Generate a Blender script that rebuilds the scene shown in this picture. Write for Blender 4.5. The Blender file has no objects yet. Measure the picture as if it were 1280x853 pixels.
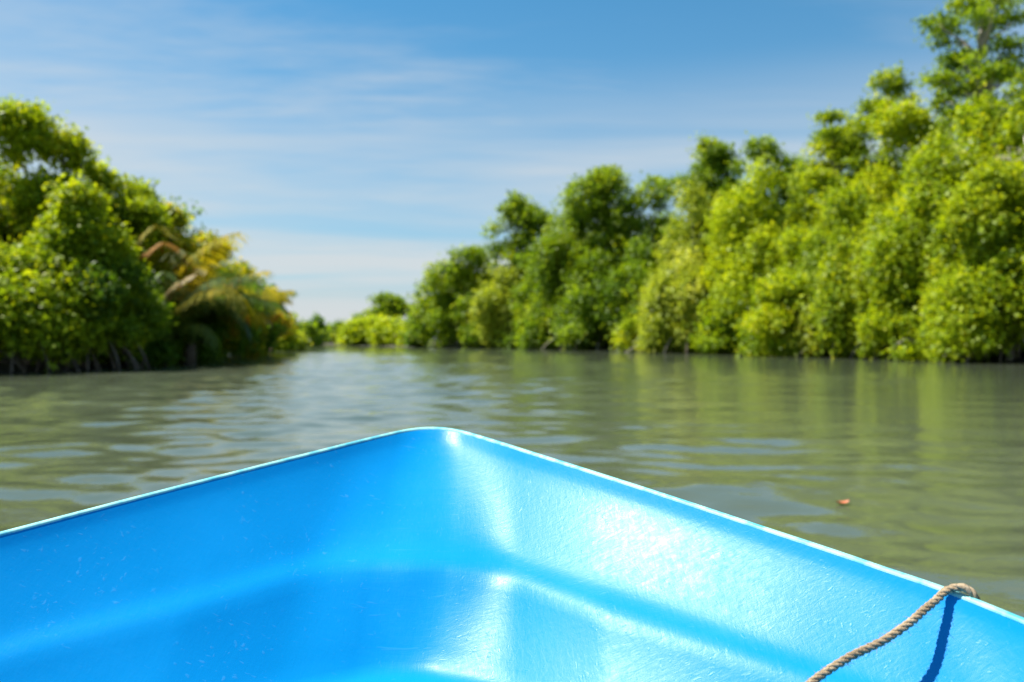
import bpy, math, random
import numpy as np
from mathutils import Vector, Matrix

scene = bpy.context.scene
col = scene.collection
R = math.radians

# ------------------------------------------------------------------ camera
CAMZ = 1.2
cam_data = bpy.data.cameras.new('camera')
cam_data.lens = 28.0
cam_data.sensor_width = 36.0
cam_data.clip_start = 0.05
cam_data.clip_end = 6000
cam_data.dof.use_dof = True
cam_data.dof.focus_distance = 1.6
cam_data.dof.aperture_fstop = 2.7
cam = bpy.data.objects.new('camera', cam_data)
cam.location = (0, 0, CAMZ)
cam.rotation_euler = (R(90 - 0.09), 0, 0)
col.objects.link(cam)
scene.camera = cam

# ------------------------------------------------------------------ light
SUN_EL, SUN_AZ = 60.5, -74.0          # azimuth from +Y towards +X
world = bpy.data.worlds.new('World')
scene.world = world
world.use_nodes = True
wn, wl = world.node_tree.nodes, world.node_tree.links
bg = wn['Background']
sky = wn.new('ShaderNodeTexSky')
sky.sky_type = 'NISHITA'
sky.sun_disc = False
sky.sun_elevation = R(SUN_EL)
sky.sun_rotation = R(SUN_AZ)
sky.altitude = 0
sky.air_density = 1.0
sky.dust_density = 0.0
sky.ozone_density = 1.6
bg.inputs['Strength'].default_value = 0.06

def wnode(t, **kw):
    n = wn.new(t)
    for k, v in kw.items():
        setattr(n, k, v)
    return n
hsv = wnode('ShaderNodeHueSaturation')
hsv.inputs['Saturation'].default_value = 1.4
hsv.inputs['Hue'].default_value = 0.486
wl.new(sky.outputs[0], hsv.inputs['Color'])
tc = wnode('ShaderNodeTexCoord')
sep = wnode('ShaderNodeSeparateXYZ')
wl.new(tc.outputs['Generated'], sep.inputs[0])
def wmath(op, a, b=None, clamp=False):
    n = wnode('ShaderNodeMath', operation=op, use_clamp=clamp)
    for i, v in enumerate((a, b)):
        if v is None:
            continue
        if isinstance(v, (int, float)):
            n.inputs[i].default_value = v
        else:
            wl.new(v, n.inputs[i])
    return n.outputs[0]
# thin high cloud laid on a layer overhead, seen in perspective
den = wmath('MAXIMUM', wmath('ADD', sep.outputs['Z'], 0.06), 0.05)
cu = wmath('DIVIDE', sep.outputs['X'], den)
cv = wmath('DIVIDE', sep.outputs['Y'], den)
comb = wnode('ShaderNodeCombineXYZ')
wl.new(cu, comb.inputs[0])
wl.new(cv, comb.inputs[1])
mp = wnode('ShaderNodeMapping')
mp.inputs['Location'].default_value = (0.5, 7.7, 0)
mp.inputs['Rotation'].default_value = (0, 0, R(-3))
mp.inputs['Scale'].default_value = (0.3, 0.7, 1)
wl.new(comb.outputs[0], mp.inputs[0])
cn = wnode('ShaderNodeTexNoise')
cn.inputs['Scale'].default_value = 1.0
cn.inputs['Detail'].default_value = 7
cn.inputs['Roughness'].default_value = 0.58
cn.inputs['Distortion'].default_value = 0.5
wl.new(mp.outputs[0], cn.inputs['Vector'])
cr = wnode('ShaderNodeValToRGB')
cr.color_ramp.elements[0].position = 0.42
cr.color_ramp.elements[1].position = 0.70
cr.color_ramp.interpolation = 'EASE'
wl.new(cn.outputs['Fac'], cr.inputs[0])
mp2 = wnode('ShaderNodeMapping')
mp2.inputs['Location'].default_value = (4.4, 2.9, 0)
mp2.inputs['Rotation'].default_value = (0, 0, R(4))
mp2.inputs['Scale'].default_value = (0.17, 0.42, 1)
wl.new(comb.outputs[0], mp2.inputs[0])
cn2 = wnode('ShaderNodeTexNoise')
cn2.inputs['Scale'].default_value = 1.0
cn2.inputs['Detail'].default_value = 6
cn2.inputs['Roughness'].default_value = 0.55
cn2.inputs['Distortion'].default_value = 0.4
wl.new(mp2.outputs[0], cn2.inputs['Vector'])
cr2 = wnode('ShaderNodeValToRGB')
cr2.color_ramp.elements[0].position = 0.34
cr2.color_ramp.elements[1].position = 0.60
cr2.color_ramp.interpolation = 'EASE'
wl.new(cn2.outputs['Fac'], cr2.inputs[0])
band = wnode('ShaderNodeMapRange')
band.interpolation_type = 'SMOOTHSTEP'
band.inputs['From Min'].default_value = 0.34
band.inputs['From Max'].default_value = 0.19
wl.new(sep.outputs['Z'], band.inputs['Value'])
low = wmath('MULTIPLY', wmath('MULTIPLY', cr2.outputs[0], band.outputs[0]), 0.80)
cfac = wmath('MAXIMUM', wmath('MULTIPLY', cr.outputs[0], 0.6), low)
cmix = wnode('ShaderNodeMix', data_type='RGBA')
wl.new(cfac, cmix.inputs['Factor'])
# humid air: the low sky turns an even pale grey blue all round the horizon
vz = wmath('MAXIMUM', sep.outputs['Z'], 0.0)
vfac = wmath('MULTIPLY', wmath('EXPONENT', wmath('MULTIPLY', vz, -5.0)), 0.92)
vmix = wnode('ShaderNodeMix', data_type='RGBA')
wl.new(vfac, vmix.inputs['Factor'])
wl.new(hsv.outputs[0], vmix.inputs['A'])
vmix.inputs['B'].default_value = (2.4, 3.4, 4.35, 1)
wl.new(vmix.outputs['Result'], cmix.inputs['A'])
cmix.inputs['B'].default_value = (4.9, 5.1, 5.2, 1)
wl.new(cmix.outputs['Result'], bg.inputs['Color'])

sun_data = bpy.data.lights.new('sun', 'SUN')
sun_data.energy = 4.6
sun_data.angle = R(0.5)
sun_data.color = (1.0, 0.95, 0.86)
sun = bpy.data.objects.new('sun', sun_data)
sd = Vector((math.sin(R(SUN_AZ)) * math.cos(R(SUN_EL)), math.cos(R(SUN_AZ)) * math.cos(R(SUN_EL)), math.sin(R(SUN_EL))))
sun.rotation_euler = sd.to_track_quat('Z', 'Y').to_euler()
sun.location = (-30, 20, 40)
col.objects.link(sun)

vs = scene.view_settings
vs.view_transform = 'Standard'
vs.look = 'None'
vs.gamma = 1
vs.use_curve_mapping = False
vs.exposure = 1.25
cy = scene.cycles
cy.max_bounces = 7
cy.diffuse_bounces = 3
cy.glossy_bounces = 3
cy.transmission_bounces = 3
cy.transparent_max_bounces = 4
cy.sample_clamp_indirect = 6

# ------------------------------------------------------------------ helpers
def tag(o, label=None, cat=None, group=None, kind=None):
    for k, v in (('label', label), ('category', cat), ('group', group), ('kind', kind)):
        if v:
            o[k] = v
    return o

def link(name, data, parent=None):
    o = bpy.data.objects.new(name, data)
    col.objects.link(o)
    if parent:
        o.parent = parent
    return o

def empty(name, loc=(0, 0, 0), rz=0):
    o = link(name, None)
    o.location = loc
    o.rotation_euler = (0, 0, rz)
    return o

def mesh_np(name, V, F, mat=None, smooth=False, attr=None):
    """V (n,3) array, F (m,k) int array with k = 3 or 4."""
    V = np.asarray(V, np.float32)
    F = np.asarray(F, np.int32)
    k = F.shape[1]
    me = bpy.data.meshes.new(name)
    me.vertices.add(len(V))
    me.vertices.foreach_set('co', V.ravel())
    me.loops.add(F.size)
    me.loops.foreach_set('vertex_index', F.ravel())
    me.polygons.add(len(F))
    me.polygons.foreach_set('loop_start', np.arange(0, F.size, k, dtype=np.int32))
    if smooth:
        me.polygons.foreach_set('use_smooth', np.ones(len(F), dtype=bool))
    if attr is not None:
        a = me.attributes.new('tint', 'FLOAT', 'POINT')
        a.data.foreach_set('value', np.asarray(attr, np.float32))
    me.update(calc_edges=True)
    if mat:
        me.materials.append(mat)
    return me

def tube(path, radii, n=7, closed_ends=True):
    P = np.asarray(path, float)
    r = np.asarray(radii, float)
    T = np.gradient(P, axis=0)
    T /= np.linalg.norm(T, axis=1)[:, None] + 1e-9
    ref = np.array([0.31, 0.17, 0.93]) if abs(T[0][2]) < 0.8 else np.array([0.93, 0.2, 0.3])
    V, F = [], []
    a = np.linspace(0, 2 * math.pi, n, endpoint=False)
    for i in range(len(P)):
        u = np.cross(T[i], ref); u /= np.linalg.norm(u) + 1e-9
        w = np.cross(T[i], u)
        V.append(P[i] + r[i] * (np.cos(a)[:, None] * u + np.sin(a)[:, None] * w))
    V = np.concatenate(V)
    for i in range(len(P) - 1):
        for j in range(n):
            k = (j + 1) % n
            F.append((i * n + j, i * n + k, (i + 1) * n + k, (i + 1) * n + j))
    if closed_ends:
        V = np.concatenate([V, P[:1], P[-1:]])
        c0, c1 = len(V) - 2, len(V) - 1
        e = (len(P) - 1) * n
        for j in range(n):
            k = (j + 1) % n
            F.append((c0, k, j, j))
            F.append((c1, e + j, e + k, e + k))
    return V, np.array(F)

def fix_tris(F):
    return [tuple(f[:3]) if f[2] == f[3] else tuple(f) for f in F]

def mesh_poly(name, V, F, mat, smooth=True):
    me = bpy.data.meshes.new(name)
    me.from_pydata([tuple(map(float, v)) for v in V], [], [tuple(int(i) for i in f) for f in F])
    if smooth:
        for p in me.polygons:
            p.use_smooth = True
    me.materials.append(mat)
    me.update()
    return me

def join(parts):
    Vs, Fs, o = [], [], 0
    for V, F in parts:
        Vs.append(np.asarray(V, float))
        Fs += [tuple(i + o for i in f) for f in fix_tris(F)]
        o += len(V)
    return np.concatenate(Vs), Fs

def spline(P, n):
    """Catmull-Rom through P, n samples per span."""
    P = np.asarray(P, float)
    Q = np.vstack([2 * P[0] - P[1], P, 2 * P[-1] - P[-2]])
    out = []
    for i in range(1, len(Q) - 2):
        p0, p1, p2, p3 = Q[i - 1:i + 3]
        for s in np.linspace(0, 1, n, endpoint=False):
            out.append(0.5 * (2 * p1 + (p2 - p0) * s + (2 * p0 - 5 * p1 + 4 * p2 - p3) * s * s + (3 * p1 - p0 - 3 * p2 + p3) * s ** 3))
    out.append(P[-1])
    return np.array(out)

# ------------------------------------------------------------------ materials
class NT:
    def __init__(self, name):
        self.m = bpy.data.materials.new(name)
        self.m.use_nodes = True
        self.t = self.m.node_tree
        self.p = self.t.nodes['Principled BSDF']
        self.out = self.t.nodes['Material Output']
    def n(self, t, **kw):
        x = self.t.nodes.new(t)
        for k, v in kw.items():
            setattr(x, k, v)
        return x
    def l(self, a, b):
        self.t.links.new(a, b)
    def math(self, op, a, b=None, clamp=False):
        x = self.n('ShaderNodeMath', operation=op, use_clamp=clamp)
        for i, v in enumerate((a, b)):
            if v is None:
                continue
            if isinstance(v, (int, float)):
                x.inputs[i].default_value = v
            else:
                self.l(v, x.inputs[i])
        return x.outputs[0]
    def noise(self, vec, scale, detail=3, rough=0.5, dist=0.0):
        x = self.n('ShaderNodeTexNoise')
        x.inputs['Scale'].default_value = scale
        x.inputs['Detail'].default_value = detail
        x.inputs['Roughness'].default_value = rough
        x.inputs['Distortion'].default_value = dist
        if vec is not None:
            self.l(vec, x.inputs['Vector'])
        return x.outputs['Fac']
    def mapping(self, vec, scale=(1, 1, 1), loc=(0, 0, 0), rot=(0, 0, 0)):
        x = self.n('ShaderNodeMapping')
        x.inputs['Scale'].default_value = scale
        x.inputs['Location'].default_value = loc
        x.inputs['Rotation'].default_value = rot
        self.l(vec, x.inputs[0])
        return x.outputs[0]
    def ramp(self, fac, stops, interp='LINEAR'):
        x = self.n('ShaderNodeValToRGB')
        cr = x.color_ramp
        cr.interpolation = interp
        while len(cr.elements) < len(stops):
            cr.elements.new(0.5)
        for e, (p, c) in zip(cr.elements, stops):
            e.position = p
            e.color = (*c, 1) if len(c) == 3 else c
        self.l(fac, x.inputs[0])
        return x.outputs[0]
    def set(self, name, v):
        s = self.p.inputs[name]
        if hasattr(v, 'links') or hasattr(v, 'is_linked'):
            self.l(v, s)
        else:
            s.default_value = v
    def bump(self, h, strength, dist):
        b = self.n('ShaderNodeBump')
        b.inputs['Strength'].default_value = strength
        b.inputs['Distance'].default_value = dist
        self.l(h, b.inputs['Height'])
        self.l(b.outputs[0], self.p.inputs['Normal'])

def leaf_material(name, stops, trans=0.5, gloss=0.25):
    t = NT(name)
    at = t.n('ShaderNodeAttribute', attribute_name='tint')
    oi = t.n('ShaderNodeObjectInfo')
    f = t.math('ADD', at.outputs['Fac'], t.math('MULTIPLY', t.math('SUBTRACT', oi.outputs['Random'], 0.5), 0.16), True)
    c = t.ramp(f, stops)
    t.set('Base Color', c)
    t.set('Roughness', 0.5)
    t.set('Specular IOR Level', gloss)
    tr = t.n('ShaderNodeBsdfTranslucent')
    g = t.n('ShaderNodeMix', data_type='RGBA', blend_type='MULTIPLY')
    g.inputs['Factor'].default_value = 1.0
    t.l(c, g.inputs['A'])
    g.inputs['B'].default_value = (1.5, 1.35, 0.6, 1)
    t.l(g.outputs['Result'], tr.inputs['Color'])
    mx = t.n('ShaderNodeMixShader')
    mx.inputs[0].default_value = trans
    t.l(t.p.outputs[0], mx.inputs[1])
    t.l(tr.outputs[0], mx.inputs[2])
    t.l(mx.outputs[0], t.out.inputs['Surface'])
    return t.m

LEAF = {
    'lime': leaf_material('leaf_lime', [(0.0, (0.109, 0.192, .006)), (.5, (0.293, 0.401, .008)), (1.0, (0.491, 0.495, .014))]),
    'fresh': leaf_material('leaf_fresh', [(0.0, (0.081, 0.157, .008)), (.5, (0.256, 0.359, .009)), (1.0, (0.425, 0.475, .014))]),
    'mid': leaf_material('leaf_mid', [(0.0, (0.056, 0.125, .008)), (.5, (0.175, 0.284, .009)), (1.0, (0.311, 0.383, .014))]),
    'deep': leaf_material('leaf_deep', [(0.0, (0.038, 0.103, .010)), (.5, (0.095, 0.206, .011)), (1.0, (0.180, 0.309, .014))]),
    'olive': leaf_material('leaf_olive', [(0.0, (0.142, 0.199, .016)), (.5, (0.309, 0.393, .026)), (1.0, (0.489, 0.528, .085))]),
    'rust': leaf_material('leaf_rust', [(0.0, (0.091, 0.155, .010)), (.38, (0.283, 0.347, .012)), (.66, (0.550, 0.515, .016)), (1.0, (0.550, 0.270, .016))]),
    'gold': leaf_material('leaf_gold', [(0.0, (0.143, 0.225, .008)), (.5, (0.338, 0.450, .009)), (1.0, (0.506, 0.550, .016))]),
}
FROND = {
    'green': leaf_material('frond_green', [(0, (.034, .080, .012)), (.5, (.075, .145, .014)), (1, (.14, .20, .02))], gloss=0.5),
    'yellow': leaf_material('frond_yellow', [(0, (.18, .20, .012)), (.5, (.34, .31, .015)), (1, (.50, .38, .020))]),
    'orange': leaf_material('frond_orange', [(0, (.28, .15, .012)), (.5, (.48, .20, .014)), (1, (.55, .30, .03))]),
    'brown': leaf_material('frond_brown', [(0, (.13, .09, .03)), (.5, (.24, .17, .055)), (1, (.32, .24, .09))], trans=0.2),
}

def bark_material(name, a, b):
    t = NT(name)
    tcn = t.n('ShaderNodeTexCoord')
    v = t.mapping(tcn.outputs['Object'], (3, 3, 0.7))
    n = t.noise(v, 3, 5, 0.6)
    t.set('Base Color', t.ramp(n, [(0.3, a), (0.7, b)]))
    t.set('Roughness', 0.9)
    t.bump(n, 0.6, 0.03)
    return t.m
BARK = bark_material('bark_grey_brown', (.055, .042, .030), (.17, .14, .105))
BARK_PALE = bark_material('bark_pale', (.22, .19, .15), (.46, .41, .34))

def mud_material():
    t = NT('mud')
    g = t.n('ShaderNodeTexCoord')
    n = t.noise(g.outputs['Object'], 0.6, 6, 0.6)
    t.set('Base Color', t.ramp(n, [(0.3, (.028, .022, .014)), (0.55, (.050, .042, .027)), (0.75, (.038, .048, .016))]))
    t.set('Roughness', 0.85)
    t.bump(n, 0.5, 0.15)
    return t.m
MUD = mud_material()

def water_material():
    t = NT('river_water')
    g = t.n('ShaderNodeTexCoord')
    P = g.outputs['Object']
    # calm lee water along the banks, wind-ruffled water out on the open reach
    fine = t.noise(t.mapping(P, (0.6, 1.0, 1), rot=(0, 0, R(5))), 9.0, 3, 0.55, 0.2)
    h = t.math('MULTIPLY', fine, 0.006)
    silt = t.noise(t.mapping(P, (0.05, 0.09, 1)), 1.0, 3, 0.5)
    t.set('Base Color', t.ramp(silt, [(0.35, (.062, .078, .048)), (0.65, (.078, .094, .060))]))
    t.set('Roughness', 0.045)
    t.set('IOR', 1.5)
    t.set('Specular IOR Level', 0.5)
    t.bump(h, 0.8, 1.0)
    return t.m
WATER = water_material()

def gelcoat_material():
    t = NT('blue_gelcoat')
    g = t.n('ShaderNodeTexCoord')
    P = g.outputs['Object']
    patch = t.noise(P, 3.0, 5, 0.62)
    base = t.ramp(patch, [(0.3, (.001, .188, .47)), (0.7, (.002, .206, .51))])
    # hair-fine scuffs running every way, thickest in worn patches
    marks = None
    for k, (sc, rot) in enumerate((((5, 130, 90), (R(10), R(25), R(38))), ((120, 7, 90), (R(-15), R(10), R(12))), ((60, 60, 5), (R(35), R(-20), R(60))), ((4, 150, 120), (R(40), R(60), R(-25))))):
        n_ = t.noise(t.mapping(P, sc, (k * 3.1, k * 1.7, 0), rot), 1.0, 2, 0.5, 0.25)
        m_ = t.ramp(n_, [(0.68, (0, 0, 0)), (0.75, (1, 1, 1))])
        marks = m_ if marks is None else t.math('MAXIMUM', marks, m_)
    wear = t.ramp(t.noise(P, 5.5, 3, 0.6), [(0.42, (.05, .05, .05)), (0.62, (1, 1, 1))])
    marks = t.math('MULTIPLY', marks, wear)
    mx = t.n('ShaderNodeMix', data_type='RGBA')
    t.l(t.math('MULTIPLY', marks, 0.05), mx.inputs['Factor'])
    t.l(base, mx.inputs['A'])
    mx.inputs['B'].default_value = (.42, .62, .80, 1)
    t.set('Base Color', mx.outputs['Result'])
    scr = t.noise(t.mapping(P, (9, 60, 30), rot=(0, R(20), R(35))), 2.0, 5, 0.7, 0.8)
    scr2 = t.noise(t.mapping(P, (70, 12, 40), rot=(R(15), 0, R(-20))), 1.6, 4, 0.7, 0.6)
    s = t.math('ADD', scr, scr2)
    rg = t.ramp(t.math('MULTIPLY', t.math('ADD', s, patch), 0.33), [(0.36, (.24, .24, .24)), (0.62, (.37, .37, .37))])
    t.set('Roughness', rg)
    t.set('Specular IOR Level', 0.072)
    t.set('Coat Weight', 0.0)
    t.set('Coat Roughness', 0.26)
    t.bump(t.math('ADD', s, t.math('MULTIPLY', marks, 1.5)), 0.075, 0.004)
    return t.m
GEL = gelcoat_material()

def rim_material():
    t = NT('worn_rim_edge')
    g = t.n('ShaderNodeTexCoord')
    n = t.noise(g.outputs['Object'], 26, 4, 0.6)
    t.set('Base Color', t.ramp(n, [(0.38, (.05, .36, .46)), (0.56, (.24, .55, .54))]))
    t.set('Roughness', 0.55)
    t.bump(n, 0.3, 0.002)
    return t.m
RIM = rim_material()

def rope_material():
    t = NT('coir_rope')
    g = t.n('ShaderNodeTexCoord')
    n = t.noise(g.outputs['Object'], 260, 4, 0.7)
    n2 = t.noise(g.outputs['Object'], 24, 3, 0.5)
    m = t.math('ADD', t.math('MULTIPLY', n, 0.7), t.math('MULTIPLY', n2, 0.3))
    t.set('Base Color', t.ramp(m, [(0.32, (.10, .066, .036)), (0.5, (.29, .215, .13)), (0.68, (.47, .39, .27))]))
    t.set('Roughness', 0.95)
    t.bump(n, 0.7, 0.0012)
    return t.m
ROPE = rope_material()

def plain(name, a, b, scale, rough):
    t = NT(name)
    g = t.n('ShaderNodeTexCoord')
    t.set('Base Color', t.ramp(t.noise(g.outputs['Object'], scale, 4, 0.6), [(0.3, a), (0.7, b)]))
    t.set('Roughness', rough)
    return t.m
DEADLEAF = plain('orange_dead_leaf', (.36, .085, .03), (.46, .14, .055), 40, 0.6)

# ------------------------------------------------------------------ water and banks
# one sheet to the horizon; within sight of the boat it carries real wavelets
Wd = 3000.0
def wave_height(X, Y):
    rng = np.random.default_rng(12)
    # open reach ruffled by the breeze, calmer lee under the banks, drifting cat's-paws between
    rad = np.hypot((X + 7) / 13.0, (Y - 20) / 62.0)
    paw = sum(np.sin(X * kx + Y * ky + p) for kx, ky, p in ((.11, .23, .4), (-.19, .31, 2.1), (.07, -.41, 4.0), (.33, .12, 1.1))) / 4
    wind = np.clip(1.5 - 0.95 * rad + 0.55 * paw, 0.22, 1.25)
    H = np.zeros_like(X)
    for i in range(46):
        lam = 0.42 * (7.5 ** rng.random())
        th = R(90) + rng.normal() * 0.62
        slope = 0.0140 * (lam / 0.9) ** -0.15
        k = 2 * math.pi / lam
        ph = rng.uniform(0, 6.28)
        H += (slope / k) * np.sin(k * (X * math.cos(th) + Y * math.sin(th)) + ph + 0.8 * np.sin(0.21 * k * X + 1.7 * ph))
    return H * wind
def water_mesh():
    rings, spokes = 980, 262
    r = 1.5 * (150.0 / 1.5) ** np.linspace(0, 1, rings)
    a = np.linspace(R(-47), R(47), spokes)
    RR, AA = np.meshgrid(r, a, indexing='ij')
    X, Y = RR * np.sin(AA), RR * np.cos(AA)
    edge = np.minimum(np.minimum((R(47) - np.abs(AA)) / R(5), (150 - RR) / 40), (RR - 1.5) / 0.4)
    edge = np.clip(edge, 0, 1)
    Z = wave_height(X, Y) * edge - 0.07 * (1 - edge)
    V = np.stack([X, Y, Z], -1).reshape(-1, 3)
    i, j = np.meshgrid(np.arange(rings - 1), np.arange(spokes - 1), indexing='ij')
    q = (i * spokes + j).ravel()
    F = np.stack([q, q + 1, q + spokes + 1, q + spokes], -1)[:, ::-1]
    n = len(V)
    V = np.vstack([V, [(-Wd, -Wd, -0.07), (Wd, -Wd, -0.07), (Wd, Wd, -0.07), (-Wd, Wd, -0.07)]])
    F = np.vstack([F, [(n, n + 1, n + 2, n + 3)]])
    return mesh_np('river_water', V, F, WATER, True)
w = link('river_water', water_mesh())
tag(w, 'murky olive green river with soft ripples', 'river', kind='structure')

def bank(name, shore, side, label, seed):
    rng = np.random.default_rng(seed)
    S = spline(shore, 9)
    T = np.gradient(S, axis=0)
    T /= np.linalg.norm(T, axis=1)[:, None]
    N = np.c_[T[:, 1], -T[:, 0]] * side        # inland
    wob = np.convolve(rng.normal(size=len(S)), np.ones(3) / 3, 'same') * 0.8
    prof = [(0.6, -0.5), (1.3, -0.06), (1.8, 0.09), (2.8, 0.22), (5, 0.40), (12, 0.6), (45, 0.9), (300, 1.2), (1500, 1.2)]
    V = []
    for k, (d, z) in enumerate(prof):
        zz = z + (rng.normal(size=len(S)) * 0.05 if 1 < k < 6 else 0)
        far = min(1.0, 40.0 / max(d, 1e-3)) if d > 40 else 1.0
        # far inland rows use a smoothed direction so that they do not fold over
        Nn = N if d < 6 else np.array([side * 1.0, 0.0]) * (1 - far * 0.5) + N * far * 0.5
        V.append(np.c_[S + Nn * (d + (wob[:, None] if k < 4 else 0)), np.full(len(S), 0.0) + zz])
    n = len(S)
    V = np.concatenate(V)
    F = []
    for k in range(len(prof) - 1):
        for i in range(n - 1):
            a, b, c, d = k * n + i, k * n + i + 1, (k + 1) * n + i + 1, (k + 1) * n + i
            F.append((a, b, c, d) if side > 0 else (a, d, c, b))
    o = link(name, mesh_np(name, V, F, MUD, True))
    tag(o, label, 'river bank', kind='structure')
    return S

LEFT = [(-24, -160), (-22, -60), (-20.5, 0), (-19.5, 16), (-18.0, 27), (-15.6, 30), (-15.8, 36), (-18, 45), (-21.5, 60), (-27, 84), (-33, 112), (-40, 148), (-66, 196), (-150, 225), (-300, 240)]
RIGHT = [(30, -160), (29, -60), (28, 0), (27, 25), (25, 39), (22.8, 50), (19.6, 61), (13.8, 76), (5.8, 95), (-5, 110), (-15, 122), (-19, 136), (-27, 155), (-36, 190), (-62, 222), (-150, 262), (-300, 280)]
bank('river_bank', LEFT, -1, 'muddy bank under the palms and the tall yellow green tree', 5)
bank('river_bank', RIGHT, 1, 'muddy bank under the long wooded shore', 6)

# ------------------------------------------------------------------ trees
def leaves_for(lobes, total, size, rng, droop=0.0, pad=False):
    """lobes: rows of centre xyz, radii xyz, tint. Returns leaf quads spread as sprays over the lobes' outer shells."""
    L = np.asarray(lobes, float)
    area = (L[:, 3] * L[:, 4] + L[:, 3] * L[:, 5] + L[:, 4] * L[:, 5])
    share = area / area.sum()
    per = 9                                       # leaves in one spray
    ns = max(len(L), int(total / per))
    which = rng.choice(len(L), ns, p=share)
    u = rng.normal(size=(ns, 3))
    u /= np.linalg.norm(u, axis=1)[:, None]
    flip = (u[:, 2] < -0.25) & (rng.random(ns) < 0.65)
    u[flip, 2] *= -1
    rho = 1 - np.abs(rng.normal(size=ns)) * 0.20
    rho = np.clip(rho, 0.15, 1.0) * (1 + 0.10 * rng.normal(size=ns))
    sc = L[which, :3] + L[which, 3:6] * u * rho[:, None]
    twig = rng.random(ns) < 0.10
    reach = np.minimum(rng.exponential(0.3, ns), 0.5) * L[which, 3] * twig
    sc += (u * 0.8 + np.array([0, 0, 0.35])) * reach[:, None]
    if droop:
        sc[:, 2] -= droop * rng.exponential(1.0, ns) * 0.5
    st = L[which, 6] + 0.10 * rng.normal(size=ns)
    # leaves
    k = np.repeat(np.arange(ns), per)
    n = len(k)
    sp = size * (0.95 if not pad else 1.5)
    off = rng.normal(size=(n, 3)) * np.array([sp, sp, sp * (0.75 if not pad else 0.28)])
    if droop:
        off[:, 2] *= 1.9
        off[:, :2] *= 0.7
    c = sc[k] + off
    ax = u[k] * 0.7 + rng.normal(size=(n, 3)) * 0.65 + np.array([0, 0, -0.35 - droop * 0.5])
    ax /= np.linalg.norm(ax, axis=1)[:, None]
    up = u[k] * 0.55 + np.array([0, 0, 0.75]) + rng.normal(size=(n, 3)) * 0.55
    sd_ = np.cross(ax, up)
    sd_ /= np.linalg.norm(sd_, axis=1)[:, None] + 1e-9
    ln = size * rng.uniform(0.7, 1.35, n)[:, None]
    wd = ln * rng.uniform(0.26, 0.36, n)[:, None]
    nz = np.cross(sd_, ax)
    V = np.empty((n, 4, 3))
    V[:, 0] = c - ax * ln * 0.5
    V[:, 1] = c + sd_ * wd - ax * ln * 0.05 + nz * wd * 0.25
    V[:, 2] = c + ax * ln * 0.5
    V[:, 3] = c - sd_ * wd - ax * ln * 0.05 + nz * wd * 0.25
    tint = np.clip(0.45 + st[k] + 0.17 * rng.normal(size=n), 0, 1)
    V[:, :, 2] = np.maximum(V[:, :, 2], 0.03)
    return V.reshape(-1, 3), np.arange(n * 4).reshape(n, 4), np.repeat(tint, 4)

def wobbly(a, b, n, amp, rng):
    a, b = np.asarray(a, float), np.asarray(b, float)
    s = np.linspace(0, 1, n)[:, None]
    P = a + (b - a) * s
    j = rng.normal(size=(n, 3)) * amp
    j[0] = 0; j[-1] *= 0.3
    return P + j * np.sin(np.pi * np.clip(s, 0.08, 1) * 0.9)

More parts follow.
